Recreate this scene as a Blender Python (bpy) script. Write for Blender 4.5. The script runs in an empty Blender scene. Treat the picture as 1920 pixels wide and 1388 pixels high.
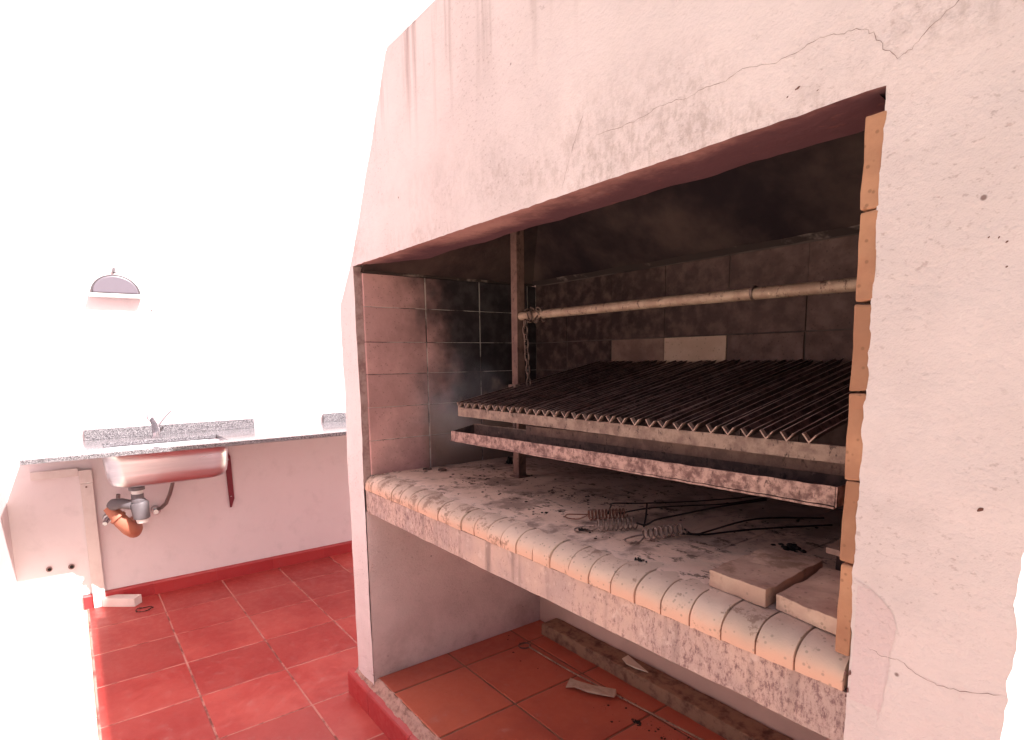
import bpy, bmesh, math, random
from mathutils import Vector, Matrix, noise as mn
random.seed(7)
SC = bpy.context.scene
COL = SC.collection
# ------------------------------------------------------------------ units
# the place was surveyed in units of 0.775 m with the eye at (0,0,0); P() turns that into metres, floor at z = 0
S = 0.775
ZF = -1.627
def P(x, y, z): return Vector((S*x, S*(y-1.0), S*(z-ZF)))
# ------------------------------------------------------------------ camera
cam = bpy.data.cameras.new("camera"); camo = bpy.data.objects.new("camera", cam); COL.objects.link(camo)
r0 = Vector((0.604, 0.7969, -0.0128)); r1 = Vector((0.1006, -0.0921, -0.9907))
r0.normalize(); r1 = (r1 - r0*r0.dot(r1)).normalized(); r2 = r0.cross(r1)
camo.matrix_world = Matrix.Translation(P(0, 0, 0)) @ Matrix((r0, -r1, -r2)).transposed().to_4x4()
cam.sensor_width = 36; cam.lens = 1096.3/1920*36; cam.shift_y = 127.9/1920
cam.clip_start = 0.02; cam.clip_end = 500
SC.camera = camo
# ------------------------------------------------------------------ light
SUN = Vector((0.9, 0.37, 1.0)).normalized()
w = bpy.data.worlds.new("World"); SC.world = w; w.use_nodes = True
nt = w.node_tree; bg = nt.nodes["Background"]
sky = nt.nodes.new("ShaderNodeTexSky"); sky.sky_type = 'NISHITA'; sky.sun_disc = False
sky.sun_elevation = math.asin(SUN.z); sky.sun_rotation = math.atan2(SUN.x, SUN.y)
sky.air_density = 0.6; sky.dust_density = 7.0; sky.ozone_density = 0.0
nt.links.new(sky.outputs[0], bg.inputs[0]); bg.inputs[1].default_value = 0.07
sl = bpy.data.lights.new("sun", 'SUN'); so = bpy.data.objects.new("sun", sl); COL.objects.link(so)
sl.energy = 5.0; sl.angle = math.radians(0.6); sl.color = (1.0, 0.965, 0.93)
so.rotation_euler = SUN.to_track_quat('Z', 'Y').to_euler(); so.location = (2, -3, 6)
SC.view_settings.view_transform = 'Standard'; SC.view_settings.look = 'None'
SC.view_settings.exposure = 1.24; SC.view_settings.gamma = 1.0; SC.view_settings.use_curve_mapping = False
SC.cycles.max_bounces = 8; SC.cycles.diffuse_bounces = 5

# ------------------------------------------------------------------ helpers
WL = {}
def link(o, parent=None, at=None):
    COL.objects.link(o)
    at = Vector(at) if at is not None else Vector((0, 0, 0))
    WL[o.name] = at
    if parent is not None:
        o.parent = parent; o.location = at - WL[parent.name]
    else: o.location = at
    return o
def thing(name, label, cat, at, group=None, kind=None):
    o = bpy.data.objects.new(name, None); o.empty_display_size = .05
    link(o, None, at); o['label'] = label; o['category'] = cat
    if group: o['group'] = group
    if kind: o['kind'] = kind
    return o
def tag(o, label=None, cat=None, group=None, kind=None):
    if label: o['label'] = label
    if cat: o['category'] = cat
    if group: o['group'] = group
    if kind: o['kind'] = kind
    return o
def mesh(name, vs, fs, mat, parent=None, at=None, smooth=False, raw=False):
    """vs in survey units (raw: metres). Object origin at `at` (metres)."""
    if not raw: vs = [P(*v) for v in vs]
    if at is None: at = WL[parent.name] if parent is not None else Vector((0, 0, 0))
    at = Vector(at)
    me = bpy.data.meshes.new(name); me.from_pydata([tuple(Vector(v)-at) for v in vs], [], fs); me.update()
    if smooth:
        for p in me.polygons: p.use_smooth = True
    me.materials.append(mat)
    return link(bpy.data.objects.new(name, me), parent, at)
def share(name, me, parent, at, rot=(0, 0, 0), scale=(1, 1, 1)):
    o = bpy.data.objects.new(name, me); link(o, parent, at); o.rotation_euler = rot; o.scale = scale
    return o
def rnd(a): return random.uniform(-a, a)
class MB:
    def __init__(s): s.v = []; s.f = []
    def add(s, v, f):
        n = len(s.v); s.v += [tuple(q) for q in v]; s.f += [tuple(i+n for i in q) for q in f]; return s
    def box(s, a, b):
        x0, y0, z0 = a; x1, y1, z1 = b
        return s.add([(x0,y0,z0),(x1,y0,z0),(x1,y1,z0),(x0,y1,z0),(x0,y0,z1),(x1,y0,z1),(x1,y1,z1),(x0,y1,z1)],
                     [(0,3,2,1),(4,5,6,7),(0,1,5,4),(1,2,6,5),(2,3,7,6),(3,0,4,7)])
    def tube(s, pts, r, n=8, closed=False, taper=None):
        pts = [Vector(p) for p in pts]; rings = []
        N = len(pts); up = Vector((0, 0, 1))
        prev = None
        for i, p in enumerate(pts):
            if closed: t = pts[(i+1) % N] - pts[i-1]
            else: t = pts[min(i+1, N-1)] - pts[max(i-1, 0)]
            t.normalize()
            if prev is None:
                a = t.cross(up)
                if a.length < .05: a = t.cross(Vector((1, 0, 0)))
            else: a = prev - t*prev.dot(t)
            a.normalize(); prev = a; b = t.cross(a)
            rr = r[i] if isinstance(r, (list, tuple)) else r
            rings.append([p + (a*math.cos(2*math.pi*k/n) + b*math.sin(2*math.pi*k/n))*rr for k in range(n)])
        v = [q for rg in rings for q in rg]; f = []
        for i in range(N if closed else N-1):
            j = (i+1) % N
            for k in range(n): f.append((i*n+k, i*n+(k+1) % n, j*n+(k+1) % n, j*n+k))
        if not closed: f.append(tuple(reversed(range(n)))); f.append(tuple((N-1)*n+k for k in range(n)))
        return s.add(v, f)
    def prism(s, prof, lo, hi, axis=0):
        """profile list of 2d points swept along an axis"""
        n = len(prof)
        def mk(t, p):
            q = list(p); q.insert(axis, t); return tuple(q)
        v = [mk(lo, p) for p in prof] + [mk(hi, p) for p in prof]
        f = [tuple(range(n)), tuple(reversed(range(n, 2*n)))]
        for i in range(n):
            j = (i+1) % n; f.append((i, n+i, n+j, j))
        return s.add(v, f)
    def out(s, name, mat, parent=None, at=None, smooth=False, raw=False, bevel=0, seg=2):
        o = mesh(name, s.v, s.f, mat, parent, at, smooth, raw)
        bm = bmesh.new(); bm.from_mesh(o.data)
        bmesh.ops.recalc_face_normals(bm, faces=bm.faces[:])
        if bevel:
            es = [e for e in bm.edges if e.is_manifold and e.calc_face_angle(0) > .6]
            bmesh.ops.bevel(bm, geom=es, offset=bevel, segments=seg, affect='EDGES', profile=.6)
        if smooth:
            for e in bm.edges:
                if e.is_manifold and e.calc_face_angle(0) > .9: e.smooth = False
        bm.to_mesh(o.data); bm.free()
        if smooth:
            for p in o.data.polygons: p.use_smooth = True
        return o
def grid(name, fn, nu, nv, mat, parent, smooth=True, at=None, flip=False):
    vs = [fn(i/nu, j/nv) for j in range(nv+1) for i in range(nu+1)]
    fs = []
    for j in range(nv):
        for i in range(nu):
            a = j*(nu+1)+i; q = (a, a+1, a+nu+2, a+nu+1)
            fs.append(q[::-1] if flip else q)
    return mesh(name, vs, fs, mat, parent, at, smooth)
def roughen(o, amp, sc=30.0, seed=0):
    for v in o.data.vertices:
        q = (v.co + Vector((seed*3.1, seed*1.7, 0)))*sc
        v.co += Vector(mn.noise_vector(q))*amp
    o.data.update()
def subdiv(o, cuts):
    bm = bmesh.new(); bm.from_mesh(o.data)
    bmesh.ops.subdivide_edges(bm, edges=bm.edges[:], cuts=cuts, use_grid_fill=True)
    bm.to_mesh(o.data); bm.free()

# ------------------------------------------------------------------ materials
class Mat:
    def __init__(s, name, rough=.85, metal=0.0, spec=.3):
        s.m = bpy.data.materials.new(name); s.m.use_nodes = True; s.nt = s.m.node_tree
        s.b = s.nt.nodes["Principled BSDF"]
        s.b.inputs["Roughness"].default_value = rough; s.b.inputs["Metallic"].default_value = metal
        s.b.inputs["Specular IOR Level"].default_value = spec
        s.geo = s.nt.nodes.new("ShaderNodeNewGeometry"); s.pos = s.geo.outputs["Position"]
        s._bump = None
    def n(s, t, **kw):
        x = s.nt.nodes.new(t)
        for k, v in kw.items(): setattr(x, k, v)
        return x
    def put(s, sock, val):
        if hasattr(val, "is_output"): s.nt.links.new(val, sock)
        elif isinstance(val, (tuple, list)) and len(val) == 3 and sock.type == 'RGBA': sock.default_value = (*val, 1)
        else: sock.default_value = val
    def map(s, scale=(1, 1, 1), loc=(0, 0, 0), rot=(0, 0, 0)):
        x = s.n("ShaderNodeMapping"); s.put(x.inputs[0], s.pos)
        x.inputs["Location"].default_value = loc; x.inputs["Scale"].default_value = scale; x.inputs["Rotation"].default_value = rot
        return x.outputs[0]
    def noise(s, scale, detail=4, rough=.6, dist=0, vec=None):
        x = s.n("ShaderNodeTexNoise"); s.put(x.inputs["Vector"], vec or s.pos)
        x.inputs["Scale"].default_value = scale; x.inputs["Detail"].default_value = detail
        x.inputs["Roughness"].default_value = rough; x.inputs["Distortion"].default_value = dist
        return x.outputs["Fac"]
    def voro(s, scale, vec=None, rnd=1.0):
        x = s.n("ShaderNodeTexVoronoi"); s.put(x.inputs["Vector"], vec or s.pos)
        x.inputs["Scale"].default_value = scale; x.inputs["Randomness"].default_value = rnd
        return x.outputs["Distance"]
    def rng(s, v, a, b, c=0.0, d=1.0, smooth=True):
        x = s.n("ShaderNodeMapRange"); x.clamp = True
        if smooth: x.interpolation_type = 'SMOOTHSTEP'
        s.put(x.inputs[0], v)
        for i, q in enumerate((a, b, c, d)): s.put(x.inputs[i+1], q)
        return x.outputs[0]
    def math(s, op, a, b=0.0):
        x = s.n("ShaderNodeMath", operation=op); s.put(x.inputs[0], a); s.put(x.inputs[1], b); return x.outputs[0]
    def mix(s, f, a, b, mode='MIX'):
        x = s.n("ShaderNodeMix", data_type='RGBA', blend_type=mode)
        s.put(x.inputs[0], f); s.put(x.inputs[6], a); s.put(x.inputs[7], b); return x.outputs[2]
    def xyz(s):
        x = s.n("ShaderNodeSeparateXYZ"); s.put(x.inputs[0], s.pos); return x.outputs
    def objrand(s):
        return s.n("ShaderNodeObjectInfo").outputs["Random"]
    def color(s, c): s.put(s.b.inputs["Base Color"], c); return s
    def rough(s, v): s.put(s.b.inputs["Roughness"], v); return s
    def bump(s, h, strength=.4, dist=.004):
        x = s.n("ShaderNodeBump"); x.inputs["Strength"].default_value = strength; x.inputs["Distance"].default_value = dist
        s.put(x.inputs["Height"], h)
        if s._bump is not None: s.put(x.inputs["Normal"], s._bump)
        s._bump = x.outputs[0]; s.put(s.b.inputs["Normal"], s._bump); return s

def plaster(name, base, dark=.82, specks=True, streaks=None, bumpy=1.0, dirt=None, band=None):
    m = Mat(name, .9, spec=.2)
    n1 = m.noise(1.6, 5, .6); n2 = m.noise(9, 6, .65)
    c2 = tuple(q*dark for q in base)
    c = m.mix(m.rng(n1, .35, .68), base, c2)
    c = m.mix(m.rng(n2, .5, .75, 0, .35), c, tuple(q*.72 for q in base))
    if specks:
        # small pits and grime flecks, denser in patches
        fl = m.noise(85, 3, .7, vec=m.map((1, 1, 1.6), rot=(0, .5, 0)))
        patch = m.rng(m.noise(3.2, 3, .6), .38, .60)
        k = m.math('MULTIPLY', m.rng(fl, .57, .68), patch)
        c = m.mix(m.math('MULTIPLY', k, .45), c, tuple(q*r for q, r in zip(base, (.42, .33, .33))))
        d = m.rng(m.voro(17), .035, .07, 1, 0)
        d = m.math('MULTIPLY', d, m.rng(m.noise(5, 2), .52, .6))
        c = m.mix(m.math('MULTIPLY', d, .8), c, (.16, .08, .07))
    if streaks:
        st = m.rng(m.noise(26, 3, .6, vec=m.map((1, 1, .045))), .5, .74)
        z = m.xyz()[2]
        st = m.math('MULTIPLY', st, m.rng(z, streaks[0], streaks[1], 0, streaks[2]))
        c = m.mix(st, c, (.23, .14, .13))
    if band:     # grey-brown weathering just above the firebox mouth, blotchy
        bz = m.xyz()[2]; g1 = m.noise(2.2, 3, .6); g2 = m.noise(55, 5, .8, vec=m.map((1, 1, .6)))
        up = m.math('MULTIPLY', m.rng(bz, band[0], band[1], 1, 0), m.rng(bz, band[0]-.02, band[0]))
        kk = m.math('MULTIPLY', m.math('MULTIPLY', up, m.rng(g1, .42, .6)), m.rng(g2, .40, .66))
        c = m.mix(m.math('MULTIPLY', kk, .6), c, (.34, .24, .22))
        soft = m.math('MULTIPLY', m.rng(m.noise(1.1, 5, .7), .5, .7), .30)
        c = m.mix(soft, c, tuple(q*.72 for q in base))
    if dirt:
        dd = m.math('MULTIPLY', m.rng(m.xyz()[2], dirt[0], dirt[1], 1, 0), m.rng(m.noise(5, 7, .75), .36, .66))
        c = m.mix(m.math('MULTIPLY', dd, .4), c, (.2, .11, .1))
    m.color(c)
    m.bump(m.noise(5, 5, .6, vec=m.map((1, 1, 1.4), rot=(0, .5, 0))), .5*bumpy, .014)
    m.bump(m.noise(120, 6, .75), .7*bumpy, .0035)
    return m.m

FAC = plaster("pink_white_stucco", (.76, .64, .65), .84, True, (1.75, 2.10, .6), 1.15, None, (1.555, 1.80))
PLA = plaster("inner_white_plaster", (.74, .58, .58), .80, True, None, .7, (.13, .42))
WALLW = plaster("white_wall_paint", (.78, .68, .70), .95, False, None, .35)
CONC = plaster("stained_concrete", (.52, .40, .36), .72, True, None, 1.2)
def mk_beam():
    m = Mat("hearth_beam_concrete", .9, spec=.2)
    a = m.noise(120, 7, .85, vec=m.map((1, 1, .5))); b = m.noise(5, 4, .6)
    c = m.mix(m.rng(b, .35, .65), (.58, .40, .35), (.46, .33, .31))
    right = m.math('MAXIMUM', m.rng(m.xyz()[0], -1.1, -.35), m.rng(m.xyz()[0], -1.1, -1.5))
    th = m.math('SUBTRACT', .58, m.math('MULTIPLY', right, .09))
    k = m.rng(a, m.math('SUBTRACT', th, .03), m.math('ADD', th, .12))
    c = m.mix(m.math('MULTIPLY', k, .85), c, (.17, .09, .10))
    st = m.rng(m.noise(20, 3, .6, vec=m.map((1, 1, .06))), .53, .72)
    c = m.mix(m.math('MULTIPLY', st, .7), c, (.15, .10, .10))
    c = m.mix(m.rng(m.noise(33, 4, .6), .58, .72, 0, .5), c, (.70, .54, .50))
    m.color(c); m.bump(a, .6, .003); m.bump(b, .4, .01); return m.m
BEAM = mk_beam()
def mk_tile(name, c1, c2, c3, rough, soil=.3):
    m = Mat(name, rough, spec=.5)
    n = m.noise(4, 4, .6); n2 = m.noise(22, 5, .7)
    c = m.mix(m.rng(n, .35, .65), c1, c2)
    c = m.mix(m.rng(m.objrand(), 0, 1, 0, .8, False), c, c3)
    c = m.mix(m.rng(n2, .52, .8, 0, soil), c, (.46, .26, .24))
    c = m.mix(m.rng(m.voro(24), .02, .05, .5, 0), c, (.10, .03, .03))
    m.color(c); m.rough(m.rng(n2, .3, .75, rough-.08, rough+.25)); m.bump(m.noise(6, 3), .15, .006); m.bump(n2, .15, .0015); return m.m
TILE = mk_tile("red_waxed_tile", (.42, .042, .036), (.52, .085, .07), (.31, .029, .027), .38, .35)
TILEIN = mk_tile("terracotta_tile", (.44, .10, .058), (.34, .07, .045), (.50, .125, .072), .42, .35)
SKIRT = mk_tile("red_skirting_tile", (.40, .03, .035), (.34, .025, .03), (.42, .04, .04), .4, .15)
def simple(name, c, rough=.8, metal=0, nscale=20, amt=.25, c2=None, bump=.2, spec=.3, th=(.4, .7)):
    m = Mat(name, rough, metal, spec)
    n = m.noise(nscale, 5, .65)
    m.color(m.mix(m.rng(n, th[0], th[1], 0, 1 if c2 else amt), c, c2 or tuple(q*.5 for q in c)))
    if bump: m.bump(n, bump, .002)
    return m.m
GROUT = simple("pale_grout", (.52, .22, .19), .9, nscale=9, c2=(.22, .07, .06), th=(.46, .62))
GROUTIN = simple("brown_grout", (.26, .13, .09), .9, nscale=14, c2=(.16, .08, .06))
MORTAR = simple("joint_mortar", (.50, .42, .40), .95, nscale=7, c2=(.07, .05, .05), th=(.46, .60))
RUBBLE = simple("crumbled_mortar", (.44, .27, .23), .95, nscale=45, c2=(.24, .13, .11), bump=1, th=(.4, .7))
PAVE = simple("pale_concrete_paving", (.62, .58, .47), .9, nscale=3, c2=(.50, .46, .34), bump=.3)

def brickmat(name, c1, c2, soot=None, pits=True, low=None):
    m = Mat(name, .92, spec=.15)
    n = m.noise(8, 5, .65); n2 = m.noise(60, 4, .7)
    c = m.mix(m.rng(n, .35, .66), c1, c2)
    c = m.mix(m.rng(m.objrand(), 0, 1, 0, .6, False), c, tuple(q*.72 for q in c2))
    if low:      # second colour mixed in towards the lower part of the nosing
        z = m.xyz()[2]
        t = m.math('ADD', z, m.math('MULTIPLY', m.math('SUBTRACT', n, .5), .06))
        c = m.mix(m.rng(t, low[0], low[1], .85, 0), c, low[2])
    if pits:
        c = m.mix(m.rng(m.voro(75), .10, .22, .55, 0), c, tuple(q*.35 for q in c1))
        c = m.mix(m.rng(n2, .6, .74, 0, .35), c, (.2, .12, .1))
    if soot: c = soot(m, c, n)
    m.color(c); m.bump(n2, .5, .002); m.bump(n, .3, .004); return m.m
def soot_left(m, c, n):
    x, y, z = m.xyz()[:3]
    big = m.noise(5, 4, .6); fine = m.noise(18, 4, .6)
    t = m.math('ADD', y, m.math('MULTIPLY', m.math('SUBTRACT', big, .5), .42))
    t = m.math('ADD', t, m.math('MULTIPLY', m.math('SUBTRACT', z, 1.2), .10))
    k = m.rng(t, .17, .40)
    c = m.mix(m.math('MULTIPLY', k, .96), c, m.mix(m.rng(fine, .4, .7), (.012, .012, .016), (.045, .040, .045)))
    # heat-cleaned pale flare low down at the fire
    f = m.math('ADD', m.math('MULTIPLY', m.math('SUBTRACT', big, .5), .5), m.math('SUBTRACT', m.math('ADD', 1.00, m.math('MULTIPLY', y, .22)), z))
    f = m.math('MULTIPLY', m.rng(f, -.02, .05), m.rng(y, .20, .30))
    return m.mix(m.math('MULTIPLY', f, .8), c, (.30, .20, .17))
def soot_back(m, c, n):
    x, y, z = m.xyz()[:3]
    big = m.noise(3.5, 5, .65, vec=m.map((1, 1, 1.8)))
    t = m.math('ADD', x, m.math('MULTIPLY', m.math('SUBTRACT', big, .5), 1.1))
    k = m.rng(t, -1.5, -.7, .97, .62)
    return m.mix(k, c, m.mix(m.rng(m.noise(25, 4), .4, .7), (.035, .02, .02), (.10, .062, .055)))
LINING = brickmat("side_lining_brick", (.62, .345, .335), (.46, .25, .245), soot_left, True)
BACKB = brickmat("sooty_back_brick", (.34, .21, .19), (.20, .12, .11), soot_back, True)
CLEANB = brickmat("burnt_clean_brick", (.60, .42, .34), (.48, .32, .25), None, True)
HALFB = brickmat("half_clean_brick", (.32, .20, .165), (.18, .105, .09), None, True)
def grime(m, c, n):
    a = m.noise(26, 6, .75); x = m.xyz()[0]; th = m.rng(x, -1.9, -.4, .50, .58)
    return m.mix(m.math('MULTIPLY', m.rng(a, th, m.math('ADD', th, .07)), .6), c, (.20, .11, .085))
NOSE = brickmat("nosing_brick", (.76, .585, .50), (.62, .45, .375), grime, True, (.822, .866, (.66, .38, .29)))
EDGEB = brickmat("orange_edge_brick", (.48, .25, .155), (.34, .165, .105), None, True)
def stain(m, c, n):
    a = m.noise(13, 6, .7); return m.mix(m.rng(a, .52, .66, 0, .75), c, (.24, .14, .10))
SLABT = brickmat("loose_slab_brick", (.70, .48, .38), (.50, .31, .25), stain, True)
def mk_hearth():
    m = Mat("ashy_hearth_brick", .95, spec=.1)
    y = m.xyz()[1]
    a = m.noise(6, 6, .7, vec=m.map((1, .8, 1))); b = m.noise(30, 6, .75, vec=m.map((.7, 1.2, 1), rot=(0, 0, .9))); g = m.noise(2.6, 4, .6)
    c = m.mix(m.rng(g, .3, .7), (.76, .545, .455), (.56, .38, .31))
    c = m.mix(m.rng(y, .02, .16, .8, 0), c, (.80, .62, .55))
    c = m.mix(m.rng(y, .25, .75, 0, .8), c, (.20, .12, .115))  # back of the hearth darkened in the colour, partly standing in for depth shade
    c = m.mix(m.rng(a, .48, .62, 0, .75), c, (.20, .135, .12))
    dark = m.math('MULTIPLY', m.rng(b, .54, .61), m.rng(m.noise(4.2, 4), .45, .55))
    c = m.mix(m.math('MULTIPLY', dark, .8), c, (.06, .038, .033))
    c = m.mix(m.rng(m.noise(11, 4), .6, .75, 0, .5), c, (.52, .41, .35))
    m.color(c); m.bump(b, .5, .004); m.bump(a, .3, .008); return m.m
HEARTH = mk_hearth()
def mk_black(name="soot_black", c1=(.022, .013, .016), c2=(.085, .052, .046)):
    m = Mat(name, .9, spec=.15)
    a = m.noise(3, 5, .6); m.color(m.mix(m.rng(a, .35, .7), c1, c2)); m.bump(m.noise(14, 5), .5, .01); return m.m
SOOT = mk_black()
SOOTB = mk_black("soot_brown", (.05, .028, .026), (.11, .07, .06))
def mk_lintel():
    m = Mat("lintel_underside", .9, spec=.15)
    x, y, z = m.xyz()[:3]
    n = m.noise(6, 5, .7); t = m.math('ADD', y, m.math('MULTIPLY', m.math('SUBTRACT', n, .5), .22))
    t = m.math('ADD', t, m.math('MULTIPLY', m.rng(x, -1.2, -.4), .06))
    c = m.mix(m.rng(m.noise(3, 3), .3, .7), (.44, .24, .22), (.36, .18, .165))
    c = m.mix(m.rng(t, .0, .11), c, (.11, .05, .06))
    c = m.mix(m.rng(m.noise(40, 4), .6, .72, 0, .5), c, (.2, .08, .07))
    m.color(c); m.bump(n, .5, .01); m.bump(m.noise(60, 4), .3, .003); return m.m
LINTEL = mk_lintel()
def mk_rust(name, pale, mid, dark, rough=.7, metal=.25, sc=30):
    m = Mat(name, rough, metal, .4)
    a = m.noise(sc, 6, .7); b = m.noise(sc*2.6, 5, .75, vec=m.map((1, 1, .5)))
    c = m.mix(m.rng(a, .38, .62), mid, pale); c = m.mix(m.rng(b, .55, .66, 0, .9), c, dark)
    c = m.mix(m.rng(m.noise(sc*1.3, 3), .66, .74, 0, .8), c, tuple(min(1, q*1.7) for q in pale))
    m.color(c); m.bump(b, .6, .0015); m.bump(a, .4, .003); return m.m
RAIL = mk_rust("greasy_steel_rail", (.28, .19, .155), (.17, .105, .088), (.05, .027, .024))
TRAY = mk_rust("flaking_rust_tray", (.40, .24, .21), (.13, .06, .055), (.07, .03, .03), .5, .3, 40)
TRAYIN = mk_rust("tray_inside_grease", (.12, .07, .06), (.06, .032, .03), (.02, .01, .01), .6, .2)
VBAR = mk_rust("burnt_v_bar", (.14, .08, .072), (.036, .019, .018), (.016, .009, .009), .45, .45, 34)
VRIM = mk_rust("v_bar_pale_rim", (.58, .43, .39), (.24, .145, .13), (.05, .03, .03), .4, .4, 16)  # paler tone for the top rim faces of the bars
VTIP = mk_rust("v_bar_end", (.38, .26, .22), (.24, .15, .13), (.08, .04, .035), .6, .3, 50)
POST = mk_rust("brown_steel_post", (.20, .11, .09), (.13, .068, .06), (.05, .025, .025), .7, .15, 22)
PIPE = mk_rust("worn_pipe", (.40, .27, .20), (.28, .17, .125), (.10, .05, .04), .6, .25, 24)
CHAINM = mk_rust("rusty_chain_steel", (.20, .13, .11), (.10, .06, .05), (.04, .02, .02), .5, .5, 60)
SPRING = mk_rust("spring_steel", (.34, .25, .22), (.17, .10, .085), (.12, .07, .06), .4, .6, 90)
SPRINGR = mk_rust("rusty_spring_steel", (.28, .12, .08), (.16, .06, .045), (.06, .03, .03), .6, .4, 90)
WIRE = mk_rust("black_wire_rod", (.05, .03, .03), (.025, .015, .015), (.012, .008, .008), .5, .5, 80)
CHAR = simple("charcoal", (.012, .010, .010), .9, nscale=40, c2=(.04, .03, .028), bump=.8)
ASHC = simple("burnt_crumbs", (.05, .03, .026), .9, nscale=40, c2=(.02, .014, .013), bump=.6)
WOOD = simple("old_plank_wood", (.30, .18, .12), .85, nscale=22, c2=(.10, .045, .035), bump=.6, th=(.4, .72))
WOODP = simple("pale_timber_paint", (.72, .62, .60), .7, nscale=12, c2=(.66, .55, .53), bump=.2)
CARD = simple("cardboard", (.52, .42, .33), .9, nscale=30, c2=(.42, .32, .25), bump=.2)
PAPER = simple("scrap_paper", (.66, .56, .46), .9, nscale=20, amt=.2)
def mk_steel():
    m = Mat("brushed_sink_steel", .33, 1.0); n = m.noise(40, 4, .6, vec=m.map((.3, .05, 1)))
    m.color(m.mix(m.rng(n, .3, .7), (.72, .72, .76), (.60, .60, .64))); m.rough(m.rng(n, .3, .7, .27, .42)); return m.m
STEEL = mk_steel()
CHROME = simple("faucet_chrome", (.45, .42, .45), .25, .9, nscale=30, amt=.1, bump=0)
GREYP = simple("grey_pvc_trap", (.13, .11, .12), .5, nscale=20, amt=.3, bump=.05)
ORANGE = simple("orange_drain_pipe", (.42, .15, .095), .55, nscale=20, amt=.2, bump=.05)
WHITEP = simple("white_plastic", (.7, .66, .64), .5, nscale=20, amt=.1, bump=0)
BRAID = simple("grey_hose", (.22, .17, .17), .45, .5, nscale=90, amt=.5, bump=.3)
REDM = simple("dark_red_iron", (.20, .03, .045), .5, .1, nscale=30, amt=.4, bump=.1)
LAMPG = simple("lamp_grey_metal", (.10, .085, .095), .5, .3, nscale=30, amt=.2, bump=0)
GLASS = simple("lamp_frosted_glass", (.145, .125, .155), .35, nscale=12, amt=.15, bump=0, spec=.5)
def mk_granite():
    m = Mat("speckled_granite", .16, spec=.5)
    v = m.n("ShaderNodeTexVoronoi"); m.put(v.inputs["Vector"], m.pos); v.inputs["Scale"].default_value = 460
    sp = m.n("ShaderNodeSeparateColor"); m.put(sp.inputs[0], v.outputs["Color"])
    c = m.mix(m.rng(sp.outputs[0], .30, .34), (.03, .025, .03), (.105, .095, .105))
    c = m.mix(m.rng(sp.outputs[1], .62, .66), c, (.30, .28, .30)); m.color(c); return m.m
GRAN = mk_granite()
CRACKM = simple("crack_shadow_gap", (.22, .13, .12), .95, nscale=40, c2=(.42, .29, .27), bump=0)
PATCH = plaster("damp_plaster_patch", (.74, .585, .605), .82, True, None, 1.3)

# ================================================================== GROUND
g = MB(); g.box((-120, -120, -1.72), (120, 120, ZF-.03)); gr = g.out("ground", PAVE); tag(gr, kind='structure')
pv = thing("paving", "pale sunlit concrete paving along the edge of the red tiles", "paving", P(-2, -1, ZF-.03)); del pv['category'], pv['label']
pv['kind'] = 'structure'
for i in range(8):
    for j in range(3):
        x1 = .9 - i*.82; y1 = -.034 - j*.9
        b = MB(); b.box((x1-.81, y1-.89, ZF-.03), (x1, y1, ZF-.006)); b.out("slab", PAVE, pv, bevel=.004)
# ---- red tile floor
fl = thing("floor", "red square tiled patio floor", "floor", P(-3, 1, ZF-.03)); del fl['category'], fl['label']; fl['kind'] = 'structure'
b = MB(); b.box((-4.74, -.0335, ZF-.028), (1.2, 2.8, ZF-.0014)); b.out("grout_bed", GROUT, fl)
TX = [-4.735, -4.305, -3.895, -3.48, -3.07, -2.655, -2.245, -1.85, -1.44, -1.03, -.62, -.21, .2, .61, 1.02]
TY = [-.028, .379, .789, 1.2, 1.608, 2.01, 2.42, 2.79]
for i in range(len(TX)-1):
    for j in range(len(TY)-1):
        if TY[j] > .9 and -2.7 < TX[i] < -.3: continue
        y1 = TY[j+1]
        if TX[i] > -2.7 and TX[i] < -.2 and TY[j] > .7: y1 = .985
        b = MB(); h = ZF + rnd(.0008)
        b.box((TX[i]+.0036+rnd(.001), TY[j]+.0036+rnd(.001), ZF-.02), (TX[i+1]-.0036+rnd(.001), y1-.0036, h))
        o = b.out("tile", TILE, fl, bevel=.0028)
# ================================================================== SINK WALL AND SIDE WALL
XW = -4.72
wl = thing("patio_wall", "tall white painted wall behind the sink counter", "wall", P(XW, .8, ZF))
o = grid("wall_face", lambda u, v: (XW + .006*mn.noise(Vector((u*9, v*9, 3))), -.37+u*5.0, ZF-.03+v*5.2), 60, 60, WALLW, wl, flip=False)
b = MB(); b.box((XW-.25, -.37, ZF-.03), (XW-.012, 4.63, 3.573)); b.out("wall_core", WALLW, wl)
o = MB().box((XW-.25, -.42, 3.574), (XW+.04, 4.68, 3.66)).out("coping", WALLW, wl, bevel=.006)
for (y, z, r) in ((-.206, -1.315, .017), (-.091, -1.324, .018)):
    b = MB(); b.tube([(XW+.004, y, z), (XW+.010, y, z)], r, 12); b.out("pipe_hole_rim", simple("hole_rim", (.3, .19, .18), .9), wl, smooth=True)
    b = MB(); b.tube([(XW+.0105, y+.002, z-.001), (XW+.0125, y+.002, z-.001)], r*.6, 10); b.out("hole_dark_disc", CHAR, wl)  # near-black disc on the wall stands in for the shaded inside of the hole
y = -.05
while y < 2.7:
    b = MB(); b.prism([(XW+.003, ZF-.003), (XW+.024, ZF-.003), (XW+.024, -1.548), (XW+.016, -1.536), (XW+.003, -1.534)], y+.0003, min(y+.4047, 2.75), axis=1)
    o = b.out("skirting_tile", SKIRT, wl, bevel=.0004, seg=1); y += .405
sw = thing("side_bounce_wall", "white wall meeting the sink wall at the far left corner, extended unseen to bounce light", "wall", P(-4.6, -.5, ZF))
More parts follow.
